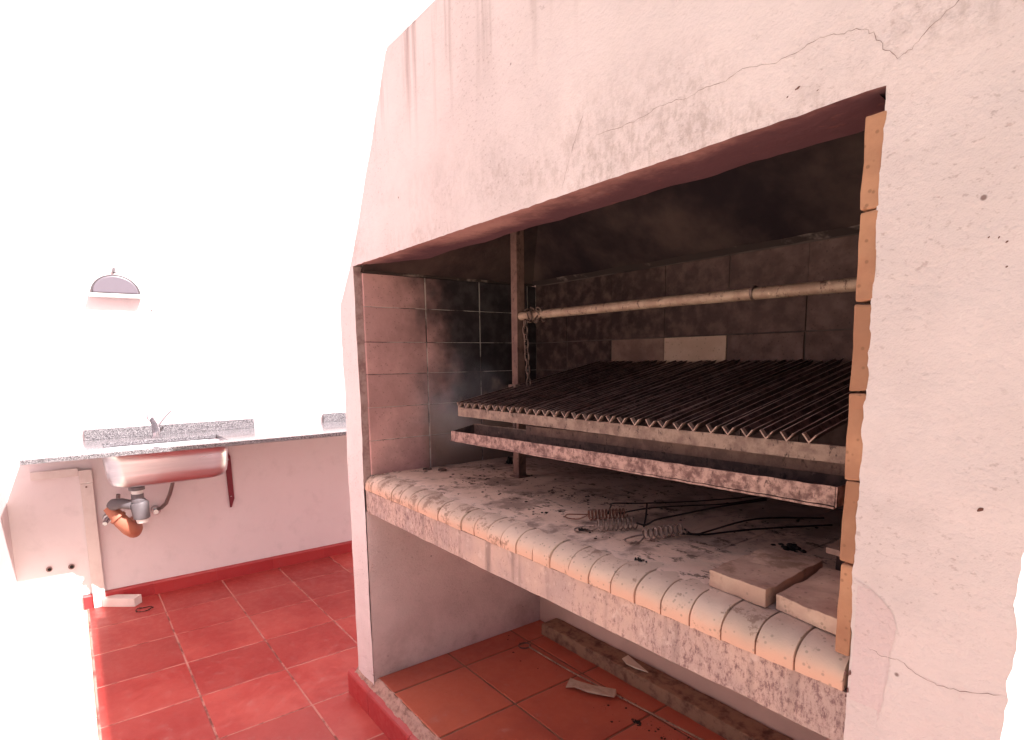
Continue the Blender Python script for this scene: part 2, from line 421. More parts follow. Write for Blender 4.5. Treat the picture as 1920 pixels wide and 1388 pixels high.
grid("wall_face", lambda u, v: (-4.72+u*2.9, -.37 + .004*mn.noise(Vector((u*5, v*9, 1))), ZF-.03+v*5.2), 40, 40, WALLW, sw, flip=True)  # beyond the corner the length is added, unseen, to bounce sun onto the stucco
MB().box((-4.97, -.62, ZF-.03), (-1.83, -.376, 3.573)).out("wall_core", WALLW, sw)

# ================================================================== COUNTER + SINK
ct = thing("counter", "speckled grey granite worktop with low backsplash along the white wall", "counter", P(-4.3, .8, -.525))
def ring_slab(o, i, z0, z1):
    v = [(x, y, z) for z in (z0, z1) for (a, bb, c, d) in (o, i) for (x, y) in ((a, bb), (c, bb), (c, d), (a, d))]
    f = []
    for k in range(4):
        l = (k+1) % 4
        f += [(k, l, 4+l, 4+k), (8+k, 12+k, 12+l, 8+l), (k, 8+k, 8+l, l), (4+k, 4+l, 12+l, 12+k)]
    return v, f
b = MB(); b.add(*ring_slab((XW+.008, -.24, -3.955, 2.6), (-4.45, .135, -4.07, .79), -.5235, -.4975)); b.out("worktop", GRAN, ct, bevel=.002)
for ya, yb_ in ((.055, 1.098), (1.63, 2.6)): MB().box((XW+.008, ya, -.4972), (XW+.032, yb_, -.428)).out("backsplash", GRAN, ct, bevel=.001)  # gap between the pieces stands in for the stretch lost in sun glare
# bowl
def rrect(cx, cy, hx, hy, r, n=6):
    pts = []
    for (sx, sy, a0) in ((1, 1, 0), (-1, 1, 90), (-1, -1, 180), (1, -1, 270)):
        for k in range(n+1):
            a = math.radians(a0 + 90*k/n); pts.append((cx+sx*(hx-r)+r*math.cos(a), cy+sy*(hy-r)+r*math.sin(a)))
    return pts
sk = thing("sink", "stainless steel sink bowl hanging under the granite worktop", "sink", P(-4.26, .46, -.745))
rings = []
prof = [(.205, .350, .07, -.525), (.190, .338, .075, -.527), (.186, .333, .08, -.58), (.182, .328, .085, -.66), (.176, .322, .09, -.70), (.16, .305, .09, -.727), (.135, .28, .09, -.739), (.06, .12, .05, -.743)]
for hx, hy, r, z in prof: rings.append([(x, y, z) for x, y in rrect(-4.26, .462, hx, hy, r)])
n = len(rings[0]); vs = [q for r in rings for q in r]; fs = []
for i in range(len(rings)-1):
    for k in range(n): fs.append((i*n+k, i*n+(k+1) % n, (i+1)*n+(k+1) % n, (i+1)*n+k))
fs.append(tuple((len(rings)-1)*n+k for k in range(n)))
o = mesh("bowl", vs, fs, STEEL, sk, smooth=True)
md = o.modifiers.new("t", 'SOLIDIFY'); md.thickness = .0012; md.offset = -1
DX, DY = -4.22, .28
b = MB(); b.tube([(DX, DY, -.7435), (DX, DY, -.765)], .036, 16); b.tube([(DX, DY, -.755), (DX, DY, -.775)], .044, 16); b.out("drain_flange", GREYP, sk, smooth=True)
tr = thing("drain_trap", "grey plastic bottle trap under the sink bowl with orange outlet pipe", "drain pipe", P(DX, DY, -.98))
MB().tube([(DX, DY, -.776), (DX, DY, -.80)], .030, 16).out("white_collar", WHITEP, tr, smooth=True)
MB().tube([(DX, DY, -.80), (DX, DY, -.83), (DX, DY, -.835), (DX, DY, -.85)], [.034, .034, .042, .042], 16).out("nut", GREYP, tr, smooth=True)
MB().tube([(DX, DY+.005, -.85), (DX, DY+.006, -.86), (DX, DY+.012, -.955), (DX, DY+.012, -.96)], [.044, .052, .046, .036], 18).out("trap_body", GREYP, tr, smooth=True)
MB().tube([(DX, DY+.013, -.9605), (DX, DY+.014, -.985)], [.034, .030], 16).out("trap_cap", WHITEP, tr, smooth=True)
MB().tube([(DX, DY-.03, -.868), (DX-.03, DY-.08, -.855), (DX-.08, DY-.12, -.865), (DX-.12, DY-.125, -.88)], [.03, .032, .036, .034], 14).out("elbow", GREYP, tr, smooth=True)
pts = [(-4.345, .135, -.885), (-4.33, .16, -.93), (-4.30, .19, -.98), (-4.31, .225, -1.03), (-4.37, .25, -1.065), (-4.52, .27, -1.085), (-4.71, .28, -1.09)]
MB().tube(pts, [.036, .038, .044, .046, .046, .044, .044], 16).out("outlet_pipe", ORANGE, tr, smooth=True)
MB().tube([(-4.302, .168, -.944), (-4.297, .178, -.957)], [.048, .048], 16).out("pipe_ring", ORANGE, tr, smooth=True)
hs = thing("water_hose", "braided grey water hose curving from a wall valve right of the drain trap", "hose", P(-4.6, .42, -1.0), None)
MB().tube([(-4.40, .50, -.73), (-4.44, .50, -.80), (-4.50, .485, -.88), (-4.58, .465, -.96), (-4.64, .44, -1.0), (-4.66, .42, -1.01)], .0125, 10).out("hose", BRAID, hs, smooth=True)
MB().tube([(-4.718, .41, -1.02), (-4.66, .41, -1.02)], .028, 14).tube([(-4.66, .41, -1.02), (-4.625, .405, -1.02)], .016, 10).out("valve", CHROME, hs, smooth=True)
hs = thing("water_hose", "short grey hose and valve left of the drain trap", "hose", P(-4.6, .12, -1.0), None)
MB().tube([(-4.60, .20, -.86), (-4.61, .19, -.93), (-4.64, .175, -.98), (-4.66, .15, -1.02)], .0125, 10).out("hose", BRAID, hs, smooth=True)
MB().tube([(-4.718, .135, -1.03), (-4.665, .13, -1.03)], [.030, .026], 14).tube([(-4.664, .13, -1.03), (-4.60, .11, -1.045)], [.018, .014], 10).out("valve", CHROME, hs, smooth=True)
# faucet
fc = thing("faucet", "chrome single lever faucet standing behind the sink on the worktop", "faucet", P(-4.56, .45, -.497))
F = (-4.56, .445)
MB().tube([(*F, -.497), (*F, -.489), (*F, -.488), (*F, -.435), (F[0], F[1], -.425)], [.034, .034, .024, .022, .016], 16).out("faucet_body", CHROME, fc, smooth=True)
MB().tube([(F[0], F[1]-.004, -.462), (F[0]+.05, F[1]-.012, -.40), (F[0]+.11, F[1]-.035, -.352), (F[0]+.16, F[1]-.05, -.345), (F[0]+.165, F[1]-.05, -.36)], [.019, .018, .016, .015, .012], 12).out("spout", CHROME, fc, smooth=True)
MB().tube([(F[0], F[1]+.01, -.425), (F[0]-.01, F[1]+.05, -.375), (F[0]-.02, F[1]+.10, -.325)], [.009, .008, .007], 8).out("lever", CHROME, fc, smooth=True)
# bracket(s)
br = thing("shelf_bracket", "dark red iron angle bracket holding up the worktop right of the sink", "bracket", P(-4.7, .89, -1.08))
b = MB(); b.prism([(.872, -.53), (.897, -.53), (.897, -.655), (.918, -.70), (.922, -1.02), (.90, -1.085), (.888, -1.085), (.876, -.70)], XW+.010, XW+.018, axis=0); b.out("upright", REDM, br)
MB().box((XW+.0182, .878, -.537), (-4.12, .90, -.5245)).box((XW+.0185, .876, -.70), (XW+.04, .880, -.538)).out("arm", REDM, br)
for z in (-.72, -1.0): MB().tube([(XW+.0181, .90, z), (XW+.023, .90, z)], .006, 8).out("screw", CHROME, br, smooth=True)
br = thing("shelf_bracket", "small rusty iron stub under the worktop farther right of the sink", "bracket", P(-4.3, 1.05, -.55))
MB().prism([(-4.6, -.5245), (-4.02, -.5245), (-4.02, -.530), (-4.6, -.56)], 1.03, 1.05, axis=1).out("arm", REDM, br)
# white timber frame at wall
tf = thing("wall_upright", "white painted timber upright and crosspiece against the wall under the worktop", "frame", P(-4.69, 0, ZF))
MB().box((XW+.008, .004, ZF), (XW+.045, .072, -.777)).out("upright", WOODP, tf, bevel=.002)
MB().box((XW+.008, .002, -.7755), (XW+.047, .074, -.688)).out("corner_block", WOODP, tf, bevel=.003)
MB().box((XW+.0085, -.24, -.722), (XW+.04, .001, -.672)).out("crosspiece", WOODP, tf, bevel=.002)
MB().tube([(XW+.0455, .035, -.80), (XW+.0475, .035, -.80)], .006, 8).out("nail", POST, tf)
lb = thing("timber_offcut", "pale wooden offcut lying on the red tiles at the foot of the white upright", "timber", P(-4.62, .15, ZF))
b = MB(); b.box((-.10, -.045, 0), (.10, .045, .055)); o = b.out("offcut", WOODP, lb, at=(0, 0, 0), raw=False)
bpy.data.objects.remove(o)
me = MB(); me.box((-.085, -.03, 0.0), (.085, .03, .045)); o = me.out("offcut", WOODP, None, at=(0, 0, 0), raw=True, bevel=.002)
WL[o.name] = P(-4.63, .16, ZF); o.parent = lb; o.location = WL[o.name] - WL[lb.name]; o.rotation_euler = (0, 0, math.radians(52))
wr = MB(); wr.tube([(-4.44+.035*math.cos(a*.5)+.01*math.sin(a*2.1), .27+.05*math.sin(a*.5), ZF+.004+.003*math.sin(a)) for a in range(0, 25)], .0022, 6)
tag(wr.out("wire_loop", WIRE, None, at=P(-4.44, .27, ZF)), "thin dark wire loop lying beside the pale wooden offcut", "wire")
# wall lamp
lp = thing("wall_lamp", "half round grey wall lamp with frosted glass above the sink", "lamp", P(XW, .305, .4))
def half(r_y, r_z, cy, z0, n=20): return [(cy - r_y*math.cos(math.pi*k/n), z0 + r_z*math.sin(math.pi*k/n)) for k in range(n+1)]
MB().prism(half(.137, .122, .306, .449), XW+.006, XW+.05, axis=0).out("rim", LAMPG, lp, bevel=.002)
MB().prism(half(.124, .109, .306, .452), XW+.0505, XW+.066, axis=0).out("glass", GLASS, lp, bevel=.006)
MB().box((XW+.006, .162, .424), (XW+.075, .450, .4475)).out("base_plate", WHITEP, lp, bevel=.004)
MB().tube([(XW+.006, .309, .60), (XW+.02, .309, .612), (XW+.03, .309, .583)], .009, 8).out("top_clip", LAMPG, lp, smooth=True)
bt = MB(); bt.tube([(XW+.004, .50, .352), (XW+.008, .50, .352)], .006, 8); tag(bt.out("wall_screw", CHROME), "small screw in the white wall right of the lamp", "screw")

# ================================================================== MASONRY BARBECUE
XL, XR, XP = -2.41, -.40, -.19
ZB, ZT, ZH, ZS, ZU = -1.46, .39, -.505, -.568, -.667
bq = thing("masonry_barbecue", "built-in stuccoed brick barbecue with a wide sooty firebox opening", "barbecue", P(-1.4, 1.5, ZF))
def nz(x, y, z, s=1.0): return mn.noise(Vector((x*s, y*s, z*s)))
def dy(x, z): return .0045*nz(x, 0, z, 3.1) + .0016*nz(x, 5, z, 13) + .0008*nz(x, 9, z, 37)
def jl(z): return XL + .003*nz(z, 1, 2, 9) + .0022*nz(z, 4, 2, 40)
def jr(z): return XR + .0028*nz(z, 7, 2, 11) + .0025*nz(z, 4, 6, 55) + (.004 if z < -.45 else 0)
def jt(x): return ZT + .0025*nz(x, 7, 8, 6) + .002*nz(x, 3, 8, 35)
def xleft(z):
    T = ((-9, -2.585), (.24, -2.585), (.33, -2.50), (.40, -2.435), (1.08, -2.03))
    for (za, xa), (zb_, xb) in zip(T, T[1:]):
        if z <= zb_: return xa + (xb-xa)*(z-za)/(zb_-za) + .003*nz(z, 3, 3, 12)
    return -2.03
def xright(z):
    j = .006*nz(z, 2, 9, 14) + .005*nz(z, 6, 9, 45)
    j -= max(0, .012*nz(z, 8, 1, 7)); 
    return XP + j
ZTOP = 1.076
pts_l = lambda u, v: (lambda z: (xleft(z)+(jl(z)-xleft(z))*u, 1+dy(xleft(z)+(jl(z)-xleft(z))*u, z), z))(-1.50+v*(ZT+1.50))
grid("left_pier", pts_l, 8, 130, FAC, bq)
pts_r = lambda u, v: (lambda z: (jr(z)+(xright(z)-jr(z))*u, 1+dy(jr(z)+(xright(z)-jr(z))*u, z), z))(-1.50+v*(ZT+1.50))
grid("right_pier", pts_r, 14, 200, FAC, bq)
def hood_pt(u, v):
    if True:
        zb = None
        x0 = xleft(ZT) + (xright(ZT)-xleft(ZT))*u
        lo = jt(x0) if XL < x0 < XR else ZT
        z = lo + (ZTOP-lo)*v
        xl = xleft(z); x = xl + (xright(z)-xl)*u
        if v == 0:
            x = x0
        return (x, 1+dy(x, z), z)
grid("hood_face", hood_pt, 150, 60, FAC, bq)
# outer sides of the mass, deepened out of view to shade floor and wall
grid("hood_side", lambda u, v: (lambda z: (xleft(z), 1+dy(xleft(z), z)*(1-u)+2.6*u, z))(-1.50+v*(ZTOP+1.50)), 10, 100, FAC, bq, flip=True)
grid("right_flank", lambda u, v: (lambda z: (xright(z) if u == 0 else XP-.004, 1+(dy(XP, z) if u == 0 else 1.8*u), z))(-1.50+v*(ZTOP+1.50)), 10, 200, FAC, bq)
MB().box((-2.032, 1.003, ZTOP-.004), (XP-.002, 3.6, ZTOP+.012)).out("hood_cap", FAC, bq)
MB().box((-1.95, 1.42, ZTOP+.0125), (-.30, 3.58, 2.10)).out("unseen_shade_chimney", FAC, bq, bevel=.004)  # unseen stack, added and sized to cast shade on floor and sink wall
MB().box((-2.58, 3.59, ZF), (XP-.01, 3.60, ZTOP-.01)).out("rear_face", FAC, bq)
# reveals
grid("left_reveal", lambda u, v: (lambda z: (jl(z)*(1-u)+(XL-.001)*u, 1+dy(XL, z)*(1-u)+.034*u, z))(ZH-.06+v*(ZT-ZH+.06)), 3, 90, simple("grubby_plaster", (.40, .28, .27), .9, nscale=25, c2=(.24, .14, .14), bump=.6), bq)
def yb(x):
    t = min(1, max(0, (x-XL)/.3)); return 1.045 + .135*(t*t*(3-2*t)) + .010*nz(x, 1, 1, 5) + .004*nz(x, 2, 1, 30)
grid("lintel_underside", lambda u, v: (lambda x: (x, 1+dy(x, ZT)*(1-v)+(yb(x)-1)*v, jt(x)*(1-v)+(ZT+.006+.004*nz(x, v, 4, 8))*v))(XL+.0005+u*(XR-XL)), 140, 6, LINTEL, bq)
grid("lintel_rear", lambda u, v: (lambda x: (max(x, xleft(ZT+v*.66)+.06), yb(x), ZT+.006+.004*nz(x, 1, 4, 8)+v*.66))(XL+.0005+u*(XR-XL)), 140, 4, SOOT, bq)
# firebox shell (mortar backing, recessed behind the bricks)
MB().box((XL-.03, 1.036, ZS), (XL+.0135, 2.012, .362)).out("side_mortar", MORTAR, bq)
MB().box((XL+.014, 1.9755, ZS), (XR, 2.02, .374)).out("back_mortar", simple("sooty_mortar", (.10, .07, .065), .95, nscale=6, c2=(.03, .02, .02), bump=.3), bq)
rows = [-.505, -.352, -.207, -.063, .076, .225, .364]
ycol = [1.032, 1.327, 1.622, 1.918, 1.976]
for i in range(6):
    for j in range(4):
        b = MB(); b.box((XL+.001, ycol[j]+(.003 if j else 0), rows[i]+.0011), (XL+.016+rnd(.0012), ycol[j+1]-.0024, rows[i+1]-.0011))
        b.out("side_brick", LINING, bq, bevel=.0022)
xcol = [XL+.018, -2.155, -1.860, -1.565, -1.275, -.985, -.69, -.43]
for i in range(6):
    for j in range(7):
        mt = BACKB; lab = None
        if i == 3 and j == 3: mt = CLEANB; lab = "pale clean brick standing out on the sooty back wall"
        if i == 3 and j == 2: mt = HALFB
        b = MB(); gx = .0007 if i >= 4 else .0024
        b.box((xcol[j]+gx, 1.972+rnd(.0025), rows[i]+.0022), (xcol[j+1]-gx, 1.995, rows[i+1]-.0022))
        o = b.out("back_brick", mt, bq, bevel=.002)
        if lab: o['label'] = lab
# right lining: thin edges visible beside the plaster
zz = [-.505, -.483, -.345, -.205, -.060, .079, .218, .358]
for i in range(1, 7):
    top = zz[i+1]-.002; x0 = -.4225 - .0013*(i-3) + rnd(.0012)
    b = MB(); b.box((x0, 1.001+rnd(.001), zz[i]+.0015 - (.021 if i == 1 else 0)), (XR+.003, 1.29, top))
    o = b.out("edge_brick", EDGEB, bq, bevel=.003, seg=2); subdiv(o, 5); roughen(o, .0020, 45, i)
    for j in (1, 2):
        y0 = 1.295+(j-1)*.34
        MB().box((x0, y0, zz[i]+.002), (XR, y0+.335, top)).out("side_brick", BACKB, bq, bevel=.002)
MB().box((XR+.0035, 1.004, ZB), (XR+.03, 2.0, ZTOP-.05)).out("right_core", MORTAR, bq)
CRUST = simple("pale_crust", (.05, .032, .03), .95, nscale=5, c2=(.30, .22, .20), th=(.55, .68), bump=.6)
# hood interior: slopes to the flue, all soot
def quadm(name, a, b_, c, d, mat, n=20, amp=.006, sd=0):
    a, b_, c, d = map(Vector, (a, b_, c, d))
    def f(u, v):
        p = (a*(1-u)+b_*u)*(1-v)+(d*(1-u)+c*u)*v
        k = amp*nz(p.x+sd, p.y, p.z, 7) + amp*.4*nz(p.x, p.y+sd, p.z, 25)
        return (p.x, p.y-k, p.z+k*.5)
    return grid(name, f, n*2, n, mat, bq)
quadm("hood_back_ledge", (XL, 1.97, .366), (XR, 1.97, .366), (XR, 1.945, .384), (XL, 1.945, .384), CRUST, 40, .007, 4)
quadm("hood_back_slope", (XL-.02, 1.952, .380), (XR, 1.952, .380), (-.75, 1.72, .62), (-2.06, 1.72, .62), SOOT, 30, .006, 1)
quadm("hood_back_flue", (-2.06, 1.725, .62), (-.75, 1.725, .62), (-.85, 1.66, 1.07), (-1.9, 1.66, 1.07), SOOT, 30, .006, 2)
quadm("hood_left_slope", (XL, 1.03, .366), (XL, 1.98, .366), (-2.06, 1.72, .62), (-2.08, 1.03, .62), SOOT, 20, .004, 3)
quadm("hood_left_upper", (-2.08, 1.03, .62), (-2.06, 1.73, .62), (-1.9, 1.66, 1.06), (-1.92, 1.03, 1.06), SOOT, 12, .004, 3)
quadm("hood_right_slope", (XR, 1.03, .366), (XR, 1.98, .366), (-.75, 1.72, .62), (-.6, 1.03, .62), SOOT, 20, .004, 5)
quadm("hood_right_upper", (-.6, 1.03, .62), (-.75, 1.73, .62), (-.85, 1.66, 1.07), (-.7, 1.03, 1.07), SOOT, 12, .004, 5)
MB().box((-2.0, 1.01, 1.062), (-.3, 2.0, 1.07)).out("flue_light_lid", SOOT, bq)  # unseen lid over the flue, added to keep sky light out
# left ledge top of the side bricks, pale crust
MB().box((XL-.004, 1.036, .3645), (XL+.014, 1.96, .378)).out("crust", CRUST, bq, bevel=.003)
# hearth beam
o = MB().box((jl(-.6)+.001, 1.006, ZU), (XR+.006, 1.96, ZS-.0025)).out("hearth_beam", BEAM, bq)
bm = bmesh.new(); bm.from_mesh(o.data)
es = [e for e in bm.edges if abs((e.verts[0].co-e.verts[1].co).x) > .5]
bmesh.ops.subdivide_edges(bm, edges=es, cuts=140)
for v in bm.verts:
    if v.co.y < P(0, 1.01, 0).y - WL[bq.name].y:
        v.co.y += .0022*nz(v.co.x, 1, v.co.z*3, 9); v.co.z += .0016*nz(v.co.x, 8, 0, 20)
bm.to_mesh(o.data); bm.free()
# nosing bricks
js = [XR-.002] + [-.4865-.0752*i for i in range(26)]; js = [j for j in js if j > XL+.02] + [XL+.002]
for i in range(len(js)-1):
    x1, x0 = js[i], js[i+1]; yy = 1.0+rnd(.0025); t = ZH+.001+rnd(.0018); R1 = .064; R2 = .046
    prof = [(1.297, ZS), (yy, ZS)] + [(yy+R1*(1-math.cos(a)), t-R2*(1-math.sin(a))) for a in [k*math.pi/2/7 for k in range(8)]] + [(1.297, t)]
    prof[1] = (yy+.001, ZS+.001)
    b = MB(); b.prism(prof, x0+.0022+rnd(.0006), x1-.0022, axis=0)
    o = b.out("nosing_brick", NOSE, bq)
    bm = bmesh.new(); bm.from_mesh(o.data)
    bmesh.ops.subdivide_edges(bm, edges=[e for e in bm.edges if abs((e.verts[0].co-e.verts[1].co).x) > .03], cuts=7)
    c0 = sum((v.co for v in bm.verts), Vector())/len(bm.verts); xm = max(v.co.x for v in bm.verts); xn = min(v.co.x for v in bm.verts)
    for v in bm.verts:
        q = v.co*45 + Vector((i*2.3, 0, 0)); v.co += mn.noise_vector(q)*.0007
        e_ = min(abs(v.co.x-xm), abs(v.co.x-xn))
        if e_ < .004:     # worn arrises, a few chipped
            d_ = .0004 + max(0, .009*mn.noise(Vector((i*5.1, v.co.y*14, v.co.z*14)))-.0012)
            v.co.z -= d_*.8; v.co.y += d_*.6 if v.co.y < c0.y-.05 else 0
    for e in bm.edges:
        if e.is_manifold and e.calc_face_angle(0) > .8: e.smooth = False
    bm.to_mesh(o.data); bm.free()
    for p in o.data.polygons: p.use_smooth = True
MB().box((XL, 1.008, ZS-.002), (XR, 1.3, ZS-.0002)).out("bed_joint", simple("dark_joint", (.10, .06, .055), .95), bq)
MB().box((XL, 1.05, ZS+.001), (XR-.003, 1.97, ZH-.010)).out("hearth_bed", simple("joint_ash", (.05, .032, .03), .95), bq)
x = XR-.003; k = 0
xs = [XR-.003 - .1505*i for i in range(14)]; xs = [q for q in xs if q > XL+.05] + [XL+.002]
for i in range(len(xs)-1):
    for (ya, yb_) in ((1.2985, 1.595), (1.595, 1.972)):
        b = MB(); b.box((xs[i+1]+.0008, ya+.0008, ZH-.03), (xs[i]-.0008, yb_-.0008, ZH+.0003+rnd(.0008)))
        b.out("hearth_brick", HEARTH, bq, bevel=.0012, seg=1)
# ash film over the rear of the nosing bricks
def ashf(u, v):
    x = XL+.004 + u*(XR-XL-.012); y = 1.075 + .03*nz(x, 0, 0, 6) + .015*nz(x, 2, 0, 22); y = y + (1.30-y)*v
    return (x, y, ZH + .0012 + .0022*min(1, v*4) + .0015*nz(x, y, 0, 30))
o = grid("ash_film", ashf, 240, 24, HEARTH, bq); o['kind'] = 'stuff'
# lower compartment
grid("under_side_wall", lambda u, v: (XL+.002+.003*nz(u*3, v*3, 1, 3), 1.003+u*1.0, -1.475+v*(ZU+1.475)), 30, 30, PLA, bq, flip=False)
PLAB = plaster("brown_rear_plaster", (.66, .46, .40), .8, False, None, .5)
grid("under_back_wall", lambda u, v: (XL+u*(XR-XL), 2.0+.003*nz(u*9, v*3, 2, 3), -1.475+v*(ZU+1.475)), 60, 20, PLAB, bq)
MB().box((XL, 1.962, ZU+.0), (XR, 1.999, ZU+.09)).out("under_back_top", CONC, bq)
MB().box((XR-.004, 1.003, -1.475), (XR+.003, 2.0, ZU)).out("under_right_wall", PLA, bq)
MB().box((-2.45, 1.022, ZF), (XR, 2.0, -1.4635)).out("grout_bed", GROUTIN, bq)
tx = [-2.41, -2.245, -1.85, -1.445, -1.04, -.635, -.40]; ty = [1.02, 1.395, 1.79, 2.0]
for i in range(6):
    for j in range(3):
        MB().box((tx[i]+.005, ty[j]+.005, -1.48), (tx[i+1]-.005, ty[j+1]-.005, ZB+rnd(.0006))).out("floor_tile", TILEIN, bq, bevel=.003)
# mortar strip and skirting at the foot
def rub(u, v):
    x = -2.60+u*2.42; y = .984+v*.042
    return (x, y+.003*nz(x, v*2, 1, 22), -1.507 + .048*v + .008*nz(x, v*3, 5, 18) + .004*nz(x, v*3, 5, 55) + (0 if v < 1 else -.004))
grid("mortar_strip", rub, 420, 10, RUBBLE, bq)
MB().box((-2.585, 1.0, ZF), (XP, 1.02, -1.50)).out("plinth_core", RUBBLE, bq)
x = -2.645
for wd in (.24, .405, .405, .405, .405, .405, .2):
    MB().prism([(.966, ZF), (.998, ZF), (.998, -1.503), (.988, -1.503), (.970, -1.512), (.966, -1.522)], x+.001, x+wd-.001, axis=0).out("skirting_tile", SKIRT, bq, bevel=.001); x += wd
MB().prism([(-2.6455, ZF), (-2.6455, -1.515), (-2.59, -1.508), (-2.59, ZF)], .999, 3.59, axis=1).out("skirting_return", SKIRT, bq)
# cracks, chips
def ribbon(name, pts, wd, mat, y=.9985, sub=5):
    fine = []
    for i in range(len(pts)-1):
        for k in range(sub):
            t = k/sub; x = pts[i][0]*(1-t)+pts[i+1][0]*t; z = pts[i][1]*(1-t)+pts[i+1][1]*t
            fine.append((x+rnd(.0018), z+rnd(.0018)))
    fine.append(pts[-1]); v = []; f = []
    for i, (x, z) in enumerate(fine):
        a = fine[max(i-1, 0)]; c = fine[min(i+1, len(fine)-1)]; t = Vector((c[0]-a[0], c[1]-a[1])); t.normalize()
        h = wd*(.35+.65*random.random())*(1 if 0 < i < len(fine)-1 else .1)
        for s_ in (-1, 1):
            xx = x - t.y*h*s_; zq = z + t.x*h*s_; v.append((xx, 1+dy(xx, zq)-.0006, zq))
    for i in range(len(fine)-1): f.append((2*i, 2*i+1, 2*i+3, 2*i+2))
    return mesh(name, v, f, mat, bq)
ribbon("crack", [(-.993, .495), (-.919, .488), (-.861, .491), (-.825, .496), (-.774, .496), (-.749, .488), (-.707, .496), (-.667, .491), (-.633, .499), (-.571, .486), (-.533, .49), (-.5, .497), (-.468, .488), (-.442, .485), (-.422, .47), (-.406, .443), (-.387, .423), (-.369, .428), (-.349, .445), (-.315, .467), (-.28, .49)], .0005, CRACKM)
ribbon("crack", [(-1.11, .405), (-1.085, .455), (-1.061, .504), (-1.032, .556)], .0006, CRACKM)
ribbon("crack", [(-.372, -.475), (-.348, -.481), (-.321, -.478), (-.301, -.489), (-.27, -.494), (-.236, -.49), (-.197, -.475)], .0005, CRACKM)
ribbon("damp_edge", [(-.393, -.37), (-.375, -.374), (-.357, -.386), (-.339, -.404), (-.332, -.424), (-.333, -.448), (-.338, -.473), (-.341, -.526), (-.347, -.594)], .0012, PATCH)
DE = [(-.36, -.372), (-.375, -.374), (-.357, -.386), (-.339, -.404), (-.332, -.424), (-.333, -.448), (-.338, -.473), (-.341, -.526), (-.347, -.62)]
def dedge(z):
    for (xa, za), (xb, zb_) in zip(DE[1:], DE[2:]):
        if zb_ <= z <= za: return xa+(xb-xa)*(z-za)/(zb_-za)
    return DE[1][0] if z > -.38 else DE[-1][0]
def dampf(u, v):
    z = -.376 - .20*v; x = -.391 + (dedge(z)+.391)*u
    return (x, 1+dy(x, z)-.0005, z)
grid("damp_patch", dampf, 10, 40, PATCH, bq, flip=True)
def blob(x, z, rx, rz, mat, name="chip"):
    n = 12; v = [(x, 1+dy(x, z)-.0009, z)]; f = []
    for k in range(n):
        a = 2*math.pi*k/n; q = .65+.5*random.random()
        xx = x+rx*q*math.cos(a); zq = z+rz*q*math.sin(a)+rx*.35*math.cos(a); v.append((xx, 1+dy(xx, zq)-.0007, zq))
    for k in range(n): f.append((0, 1+k, 1+(k+1) % n))
    return mesh(name, v, f, mat, bq)
for (x, z, rx, rz) in ((-.241, -.218, .0045, .0032), (-.26, .152, .0016, .0014), (-.249, .15, .0013, .0015), (-.240, .143, .0018, .0015), (-.238, .111, .0016, .0014), (-.533, .433, .0045, .0022), (-.55, .425, .002, .0015), (-.50, .418, .0018, .001)):
    blob(x, z, rx, rz, simple("chip_brown", (.14, .06, .05), .9))
for k in range(9): blob(-.398+rnd(.003)+.004*random.random(), -.545+rnd(.03), .0016, .0035, simple("chip_dark", (.15, .07, .07), .9) if k == 0 else bpy.data.materials["chip_dark"])

# ================================================================== LIFTING FRAME
lf = thing("lifting_frame", "brown steel posts carrying a horizontal crossbar inside the firebox", "metal frame", P(-1.2, 1.51, ZH))
for x in (-1.952, -.50):
    MB().box((x-.020, 1.493, ZH+.001), (x+.020, 1.533, .60)).out("post", POST, lf, bevel=.002)
    MB().box((x-.032, 1.483, ZH+.0005), (x+.032, 1.545, ZH+.006)).out("foot_plate", POST, lf)
MB().tube([(-1.935, 1.513, .170), (-1.2, 1.513, .168), (-.515, 1.513, .162)], .0165, 16).out("crossbar", PIPE, lf, smooth=True)
MB().tube([(-.905, 1.513, .168), (-.897, 1.513, .168)], .0195, 14).out("collar", CHAINM, lf, smooth=True)
def link_mesh(L=.034, W=.018, r=.0031):
    pts = []
    for k in range(20):
        a = 2*math.pi*k/20; x = W/2*math.cos(a); z = (L/2-W/2)*(1 if math.sin(a) >= 0 else -1) + W/2*math.sin(a)
        pts.append((x, 0, z))
    b = MB(); b.tube([Vector(p)*S for p in pts], r*S, 6, closed=True); return b
chn = thing("chain", "rusty chain wound on the crossbar and hanging beside the left post", "chain", P(-1.875, 1.513, .15))
lk = link_mesh().out("link", CHAINM, chn, at=(0, 0, 0), raw=True, smooth=True); lm = lk.data; lk.name = "seed"; bpy.data.objects.remove(lk)
z = .137; x = -1.882
for k in range(11):
    share("link", lm, chn, P(x+rnd(.001), 1.495+rnd(.001), z), (0, -.06, (0 if k % 2 else math.pi/2)+.4+rnd(.25))); z -= .0262; x += .0022
for k in range(11):
    a = k*1.15; xx = -1.885+.0095*k
    share("link", lm, chn, P(xx, 1.513+.0225*math.sin(a), .169+.0225*math.cos(a)), (a+math.pi/2 if k % 2 else a+math.pi/2, .35 if k % 2 else -.35, .2))
# second chain tail end resting on crossbar is hidden by pier

